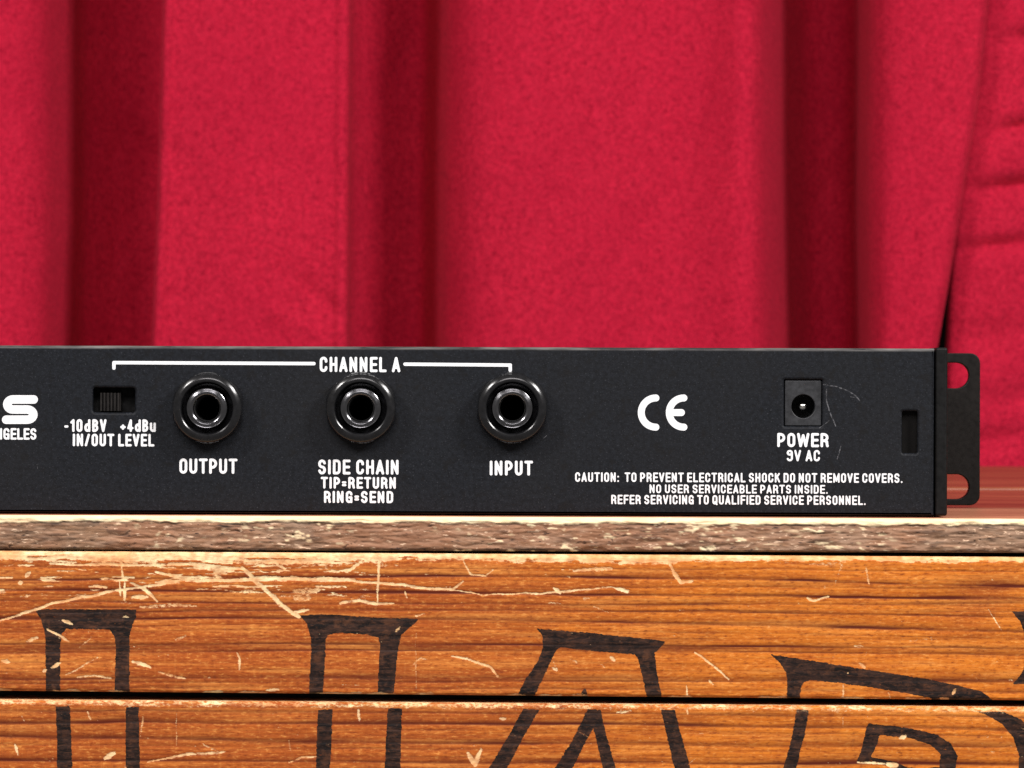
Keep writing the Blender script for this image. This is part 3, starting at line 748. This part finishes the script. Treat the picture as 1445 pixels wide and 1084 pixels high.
        g = np.clip(np.maximum(np.maximum(crack * .85, edge_dark), low) + .6 * sstep(.1, .6, -rough), 0, 1)
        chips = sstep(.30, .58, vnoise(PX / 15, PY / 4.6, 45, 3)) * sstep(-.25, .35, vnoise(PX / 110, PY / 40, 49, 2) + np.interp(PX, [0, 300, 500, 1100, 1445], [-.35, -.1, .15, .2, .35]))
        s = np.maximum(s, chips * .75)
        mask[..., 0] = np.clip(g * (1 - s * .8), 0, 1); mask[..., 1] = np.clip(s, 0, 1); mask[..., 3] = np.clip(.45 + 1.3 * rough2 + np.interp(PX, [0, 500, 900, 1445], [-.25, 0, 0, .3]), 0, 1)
        y += .40 * np.clip(rough, -1, 1) + .22 * rough2 + .3 * crack + .25 * edge_dark + .05 - .12 * s
    Y = YF + y / 1000
    # append the upper face (behind the arris) and lower face
    rows_top = [(d, 0.0) for d in (np.r_[np.linspace(thick, .003, 14), .0022, .0017])]
    XT = np.stack([xs] * len(rows_top)); YT = np.stack([np.full(xs.shape, YF + d) for d, _ in rows_top])
    ZT = np.stack([ztop + (.00003 * vnoise(xs * 400, xs * 0 + d * 900, 3, 2)) for d, _ in rows_top])
    XB = np.stack([xs, xs]); YB = np.stack([np.full(xs.shape, YF + .002), np.full(xs.shape, YF + thick)]); ZB = np.stack([zbot, zbot])
    MT = np.zeros(XT.shape + (4,), np.float32); MB_ = np.zeros(XB.shape + (4,), np.float32)
    if kind == 'front':
        MT[..., 1] = .8; MB_[..., 0] = .3
    else:
        MT[..., 2] = 1; MT[-2:, :, 1] = .6; MT[..., 3] = .5; MB_[..., 0] = .6
    XX = np.concatenate([XT, X, XB]); YY = np.concatenate([YT, Y, YB]); ZZ = np.concatenate([ZT, Zz, ZB]); MM = np.concatenate([MT, mask, MB_])
    nz, nx = XX.shape
    co = np.stack([XX, YY, ZZ], -1).reshape(-1, 3)
    i = (np.arange(nz - 1)[:, None] * nx + np.arange(nx - 1)[None])
    q = np.stack([i, i + nx, i + nx + 1, i + 1], -1).reshape(-1, 4)
    # closing faces: ends and back
    ring0 = [r * nx for r in range(nz)]; ring1 = [r * nx + nx - 1 for r in range(nz)]
    me = bpy.data.meshes.new(name)
    nv, nf = len(co), len(q)
    me.vertices.add(nv); me.vertices.foreach_set('co', co.ravel())
    loops = np.r_[q.ravel(), ring0[::-1], ring1, np.arange(nx), (nz - 1) * nx + np.arange(nx)[::-1]]
    # the last face pair is replaced by one back face
    back = np.r_[np.arange(nx), ((nz - 1) * nx + np.arange(nx))[::-1]]
    loops = np.r_[q.ravel(), ring0[::-1], ring1, back]
    starts = np.r_[np.arange(nf) * 4, nf * 4, nf * 4 + nz, nf * 4 + 2 * nz]; tot = np.r_[np.full(nf, 4), nz, nz, 2 * nx]
    me.loops.add(len(loops)); me.loops.foreach_set('vertex_index', loops.astype(np.int32))
    me.polygons.add(len(starts)); me.polygons.foreach_set('loop_start', starts.astype(np.int32)); me.polygons.foreach_set('loop_total', tot.astype(np.int32))
    me.update(calc_edges=True)
    ca = me.color_attributes.new('mask', 'FLOAT_COLOR', 'POINT'); ca.data.foreach_set('color', MM.reshape(-1, 4).ravel())
    me.polygons.foreach_set('use_smooth', np.r_[np.ones(nf, bool), np.zeros(3, bool)])
    me.update()
    o = link(name, me, mat)
    return adopt(o, parent)

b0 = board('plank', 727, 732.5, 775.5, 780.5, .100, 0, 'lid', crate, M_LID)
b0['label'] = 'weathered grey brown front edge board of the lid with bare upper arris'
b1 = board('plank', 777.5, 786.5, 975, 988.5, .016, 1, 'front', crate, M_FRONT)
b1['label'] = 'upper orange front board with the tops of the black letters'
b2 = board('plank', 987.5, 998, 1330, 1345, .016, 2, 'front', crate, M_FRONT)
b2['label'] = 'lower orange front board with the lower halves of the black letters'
ztop = at(CX, 729.7, YF)[1]
for ya, yb, dz in ((.0925, .318, -.0004), (.3205, .566, .0004), (.5685, .765, -.0002)):
    adopt(box('plank', -.38, .2585, ya, yb, ztop - .009, ztop + dz, M_TOP, None, .0009), crate)
for x0, x1 in ((-.378, -.362), (.242, .257)):
    adopt(box('side_board', x0, x1, .0075, .764, -.110, -.0115, M_TOP, None, .0008), crate)
adopt(box('back_board', -.3618, .2418, .745, .760, -.110, -.0115, M_TOP, None, .0008), crate)
adopt(box('bottom_board', -.3618, .2418, .008, .744, -.110, -.100, M_TOP, None, .0008), crate)
adopt(box('gap_light_block', -.3616, .2416, .0066, .020, -.095, -.00885, M_DARK, None, .0008), crate)  # unseen black strip, raised to the lid to stop light leaking through the gap

# ------------------------------------------------------------------ the rack unit
XR = at(1318.5, 600)[0]; XS = at(1336.8, 600)[0]
ZB = ztop + .0004; ZT = at(722, 490)[1]
XL = XR - .436
rack = empty('rack_unit', (0, .05, ztop), 'black rack-mount audio unit seen from behind with jacks and white lettering', 'audio unit')
RINV = Matrix.Translation((0, -.05, -ztop))
def rk(o, parent=rack):
    o.data.transform(RINV); o.parent = parent; return o
def rect_px(x0, x1, y0, y1, r=.0003, n=4):
    a = at(x0, y1); b = at(x1, y0); return rrect(a[0], b[0], a[1], b[1], r, n)
def circ(x, z, r, n=40): return [(x + r * math.cos(2 * math.pi * i / n), z + r * math.sin(2 * math.pi * i / n)) for i in range(n)]
JACKS = [(294, 576), (510, 576), (723, 576)]
outer = rrect(XL, XR, ZB, ZT, .0002, 2)
holes = [rect_px(131, 190.5, 547.5, 582, .0007), rect_px(1106.5, 1160.3, 536, 601.5, .0002, 2), rect_px(1273, 1294.8, 580.5, 639.5, .0004)]
for jx, jy in JACKS:
    x, z = at(jx, jy); holes.append(circ(x, z, .0058))
panel = rk(plate('rear_panel', [outer] + holes, 0, .0018, M_COAT, None, .0007, 4))
panel.data.polygons.foreach_set('use_smooth', [True] * len(panel.data.polygons)); panel.data.set_sharp_from_angle(angle=R(35))
# folded cover, sides, front plate with ears
rk(box('top_cover', XL, XR, .0019, .100, ZT - .0013, ZT - .0001, M_COAT, None, .0003))
rk(box('bottom_cover', XL, XR, .0019, .100, ZB + .0001, ZB + .0013, M_COAT, None, .0003))
sp = rk(box('side_panel', XR + .0003, XS, -.0004, .1015, ZB - .00005, ZT + .0003, M_SIDE, None, .0006, 3))
sp2 = rk(box('side_panel', XL - .0034, XL - .0003, -.0004, .1015, ZB - .00005, ZT + .0003, M_SIDE, None, .0006, 3))
YE = .1018
ex = at(1383, 600, YE)[0]; ez1 = at(1360, 498.5, YE)[1]; ez0 = max(at(1360, 718.5, YE)[1], ztop + .0003)
fl = [rrect(-ex - 2 * (-(XL + XR) / 2) if False else XL - (ex - XR), ex, ez0, ez1, .0028)]
for yy0, yy1 in ((512, 548), (669.5, 704.5)):
    a = at(1367.5, yy1, YE); b = at(1367.5, yy0, YE)
    r = (b[1] - a[1]) / 2 - .00002
    fl.append(rrect(a[0] - .0104, a[0], a[1], b[1], r, 10)); fl.append(rrect(XL - (a[0] - XR), XL - (a[0] - XR) + .0104, a[1], b[1], r, 10))
rk(plate('front_plate', fl, YE, YE + .003, M_EAR, None, .00025, 2))
# unseen dark slab added inside so that no light leaks through the openings
rk(box('inside_light_block', XL + .004, XR - .004, .0125, .090, ZB + .003, ZB + .0046, M_DARK, None, .0002))

def jack(i, jx, jy):
    x, z = at(jx, jy)
    q = bpy.data.objects.new('jack_socket', None); C.objects.link(q)
    # barrel is the part's own mesh; nut and dark bore lining are its sub-parts
    bpy.data.objects.remove(q)
    prof = [(.0058, .010), (.0058, .0001), (.0058, -.0004), (.0054, -.0006)]
    yb = -.0056
    barrel = [(.00515, .011), (.00515, yb + .0008), (.00510, yb + .00058), (.00498, yb + .00050), (.00488, yb + .00054), (.00482, yb + .00052),
              (.00425, yb + .00018), (.00415, yb + .00015), (.00405, yb + .00018), (.00352, yb + .00050), (.00340, yb + .0007), (.00335, yb + .0012), (.00335, .034), (.0001, .0342)]
    b = lathe('jack_socket', barrel, M_TUBE, None, 80); b.data.set_sharp_from_angle(angle=R(40))
    rot = R(30) + (R(0), R(-3), R(5))[i]
    hexf = .00885
    nut = [(.00935, .0004), (.00935, -.0012), (.0093, -.0022), (.0090, -.0031), (.00880, -.0034), (.00878, -.0038), (.00868, -.0042), (.00850, -.00438),
           (.00785, -.00476), (.00760, -.00488), (.00730, -.00495), (.00700, -.00492), (.00675, -.00476), (.00655, -.0044), (.00640, -.0036), (.00625, -.0016), (.00535, -.0012), (.00535, .0006)]
    n = lathe('hex_nut', nut, M_PLASTIC, None, 96, hexa=hexf, rot=rot)
    sl = lathe('dark_bore_lining', [(.00334, -.0040), (.00320, -.0040), (.00318, .0300), (.0001, .0301)], M_VOID, None, 40)  # near-black lining that paints the hole's shade
    for o in (b, n, sl): o.data.transform(Matrix.Translation((x, 0, z)))
    rk(b); rk(n, b); rk(sl, b)
    return b
for i, (jx, jy) in enumerate(JACKS):
    j = jack(i, jx, jy)
    j['label'] = ('jack socket above the word OUTPUT', 'jack socket above the words SIDE CHAIN', 'jack socket above the word INPUT')[i]

# slide switch
a = at(131, 582); b = at(190.5, 547.5)
x0, x1, z0, z1 = a[0], b[0], a[1], b[1]
sw = rk(plate('slide_switch', [rrect(x0 - .001, x1 + .001, z0 - .001, z1 + .001, .0003)], .0048, .0058, M_VOID, None, .0001, 1))
sx0, sz0 = at(140, 580); sx1, sz1 = at(169.5, 554.5)
V, F = [], []
nr = 6
prof = [(sx0, .0045)]
for k in range(nr):
    c0 = sx0 + (sx1 - sx0) * (k + .12) / nr; c1 = sx0 + (sx1 - sx0) * (k + .62) / nr
    prof += [(c0, .0021), (c0 + .00008, .0010), (c1, .0010), (c1 + .00008, .0021)]
prof += [(sx1, .0021), (sx1, .0045)]
for x, y in prof: V += [(x, y, sz0), (x, y, sz1)]
for k in range(len(prof) - 1): F.append((2 * k, 2 * k + 2, 2 * k + 3, 2 * k + 1))
F.append(tuple(range(0, len(V), 2))[::-1]); F.append(tuple(range(1, len(V), 2)))
me = bpy.data.meshes.new('slider'); me.from_pydata(V, [], F)
rk(link('slider', me, M_SLIDER), sw)

# power socket
a = at(1106.5, 601.5); b = at(1160.3, 536); cx, cz = at(1133.8, 573.5)
body = rk(plate('power_socket', [rrect(a[0] + .00022, b[0] - .00014, a[1] + .00014, b[1] - .00022, .0003, 3), circ(cx, cz, .00305, 48)], .0006, .0090, M_SOCK, None, .00015, 2))
rk(plate('socket_back', [circ(cx, cz, .0033, 32)], .0092, .0098, M_DARK, None, .0001, 1), body)
pin = lathe('centre_pin', [(.00105, .0092), (.00105, .0028)] + [(.00105 * math.cos(t), .0028 - .0010 * math.sin(t)) for t in np.linspace(.1, 1.5, 7)] + [(.00001, .00179)], M_PIN, None, 32)
pin.data.transform(Matrix.Translation((cx, 0, cz))); rk(pin, body)
# strain slot with recessed tongue
a = at(1272, 641); b = at(1296, 579)
rk(plate('slot_backing', [rrect(a[0] - .0005, b[0] + .0004, a[1] - .0008, b[1] + .0008, .0003)], .0024, .0034, M_TONGUE, None, .0001, 1))

# lettering and marks (children of the rear panel)
P = panel
L = lambda *a, **k: rk(lettering(*a, None, **k), P)
L('CHANNEL A', 451, 564.5, 525, 503.5, W=.50, T=.178, gap=.13)
L('OUTPUT', 253, 334.5, 668.5, 647, W=.52, T=.178, gap=.12)
L('SIDE CHAIN', 448.8, 563, 669.5, 648.5, W=.50, T=.178, gap=.12)
L('TIP=RETURN', 453, 559, 689.5, 673, W=.52, T=.195, gap=.13)
L('RING=SEND', 457, 555, 709.8, 692.8, W=.52, T=.195, gap=.13)
L('INPUT', 691, 751.5, 671, 650, W=.52, T=.188, gap=.14)
L('-10dBV', 90.6, 150, 609.5, 591.5, W=.46, T=.188, gap=.12)
L('+4dBu', 169.5, 220, 609.5, 591.8, W=.46, T=.188, gap=.10)
L('IN/OUT LEVEL', 102.6, 217.3, 629.8, 612, W=.50, T=.188, gap=.12, space=.2)
L('POWER', 1096.6, 1169.2, 631, 611, W=.54, T=.188, gap=.12)
L('9V AC', 1109.8, 1157.2, 651, 635, W=.5, T=.178, gap=.1)
L('CAUTION:  TO PREVENT ELECTRICAL SHOCK DO NOT REMOVE COVERS.', 811.5, 1273.5, 680, 666.5, W=.54, T=.178, gap=.15, space=.24, cell=.00006)
L('NO USER SERVICEABLE PARTS INSIDE.', 916.5, 1168, 696, 683.6, W=.56, T=.178, gap=.15, space=.26, cell=.00006)
L('REFER SERVICING TO QUALIFIED SERVICE PERSONNEL.', 862.5, 1221.5, 711.5, 698.3, W=.54, T=.178, gap=.15, space=.24, cell=.00006)
L('LOS ANGELES', -49.5, 51.5, 620.3, 604, W=.50, T=.188, gap=.06, space=.24)
def mark(polys, wpx, cell=.00008):
    o = emit('emblem', [field_mesh([[at(x, y) for x, y in pl]], wpx / 2 / 5500, cell) for pl in polys], None)
    return rk(o, P)
rk(pxline([(160.8, 519.5), (160.8, 511.8), (443, 513.2)], 4.8, 'bracket_line', None), P)
rk(pxline([(571.5, 514.0), (720, 515.3), (720, 522.5)], 4.8, 'bracket_line', None), P)
# C E mark
c1 = arc(929.5 - 4.0, 582.3, 20.6, -20.6, 90, 270, 22)
e1 = arc(969.0 - 4.0, 582.3, 20.6, -20.6, 90, 270, 22)
def cut_round(pl): return pl
o = emit('emblem', [field_mesh([[at(x, y) for x, y in c1]], 4.9 / 5500, .00008)], None); o['label'] = 'letter C of the conformity mark'; rk(o, P)
o = emit('emblem', [field_mesh([[at(x, y) for x, y in e1], [at(947, 582.3), at(961.5, 582.3)]], 4.9 / 5500, .00008)], None); o['label'] = 'letter E of the conformity mark'; rk(o, P)
# maker's letter S: wide block letter with round shoulders
s = [(47.5, 563.8), (18.5, 563.8)] + arc(18.5, 570.9, 8.2, -7.1, 90, 270, 10)[1:] + [(38.5, 578.0)] + arc(38.5, 585.2, 8.6, -7.1, 90, -90, 10)[1:] + [(8.8, 592.4)]
mark([s], 12.0)
mark([[(-6.9, 563.8), (-6.9, 592.4)]], 11.0)
# hairline scuffs round the power socket
for pts, wd in (([(1162, 543), (1180, 545), (1196, 551), (1206, 558), (1213, 565)], 1.5), ([(1166, 549), (1166, 566), (1171, 582), (1179, 601)], 1.6), ([(1156, 604), (1164, 598), (1170, 594)], .9),
                ([(1187, 630), (1184, 640), (1181, 648)], 1.3), ([(1200, 560), (1207, 561)], .7), ([(768, 618), (771, 615)], .9), ([(52, 655), (54, 664)], .5)):
    f = []
    for k in range(3): f += [(x + random.uniform(-.4, .4), y + random.uniform(-.4, .4)) for x, y in pts] if k == 0 else []
    rk(pxline(f, wd, 'scuff_mark', None, .00004, -.00004, M_SCUFF), P)
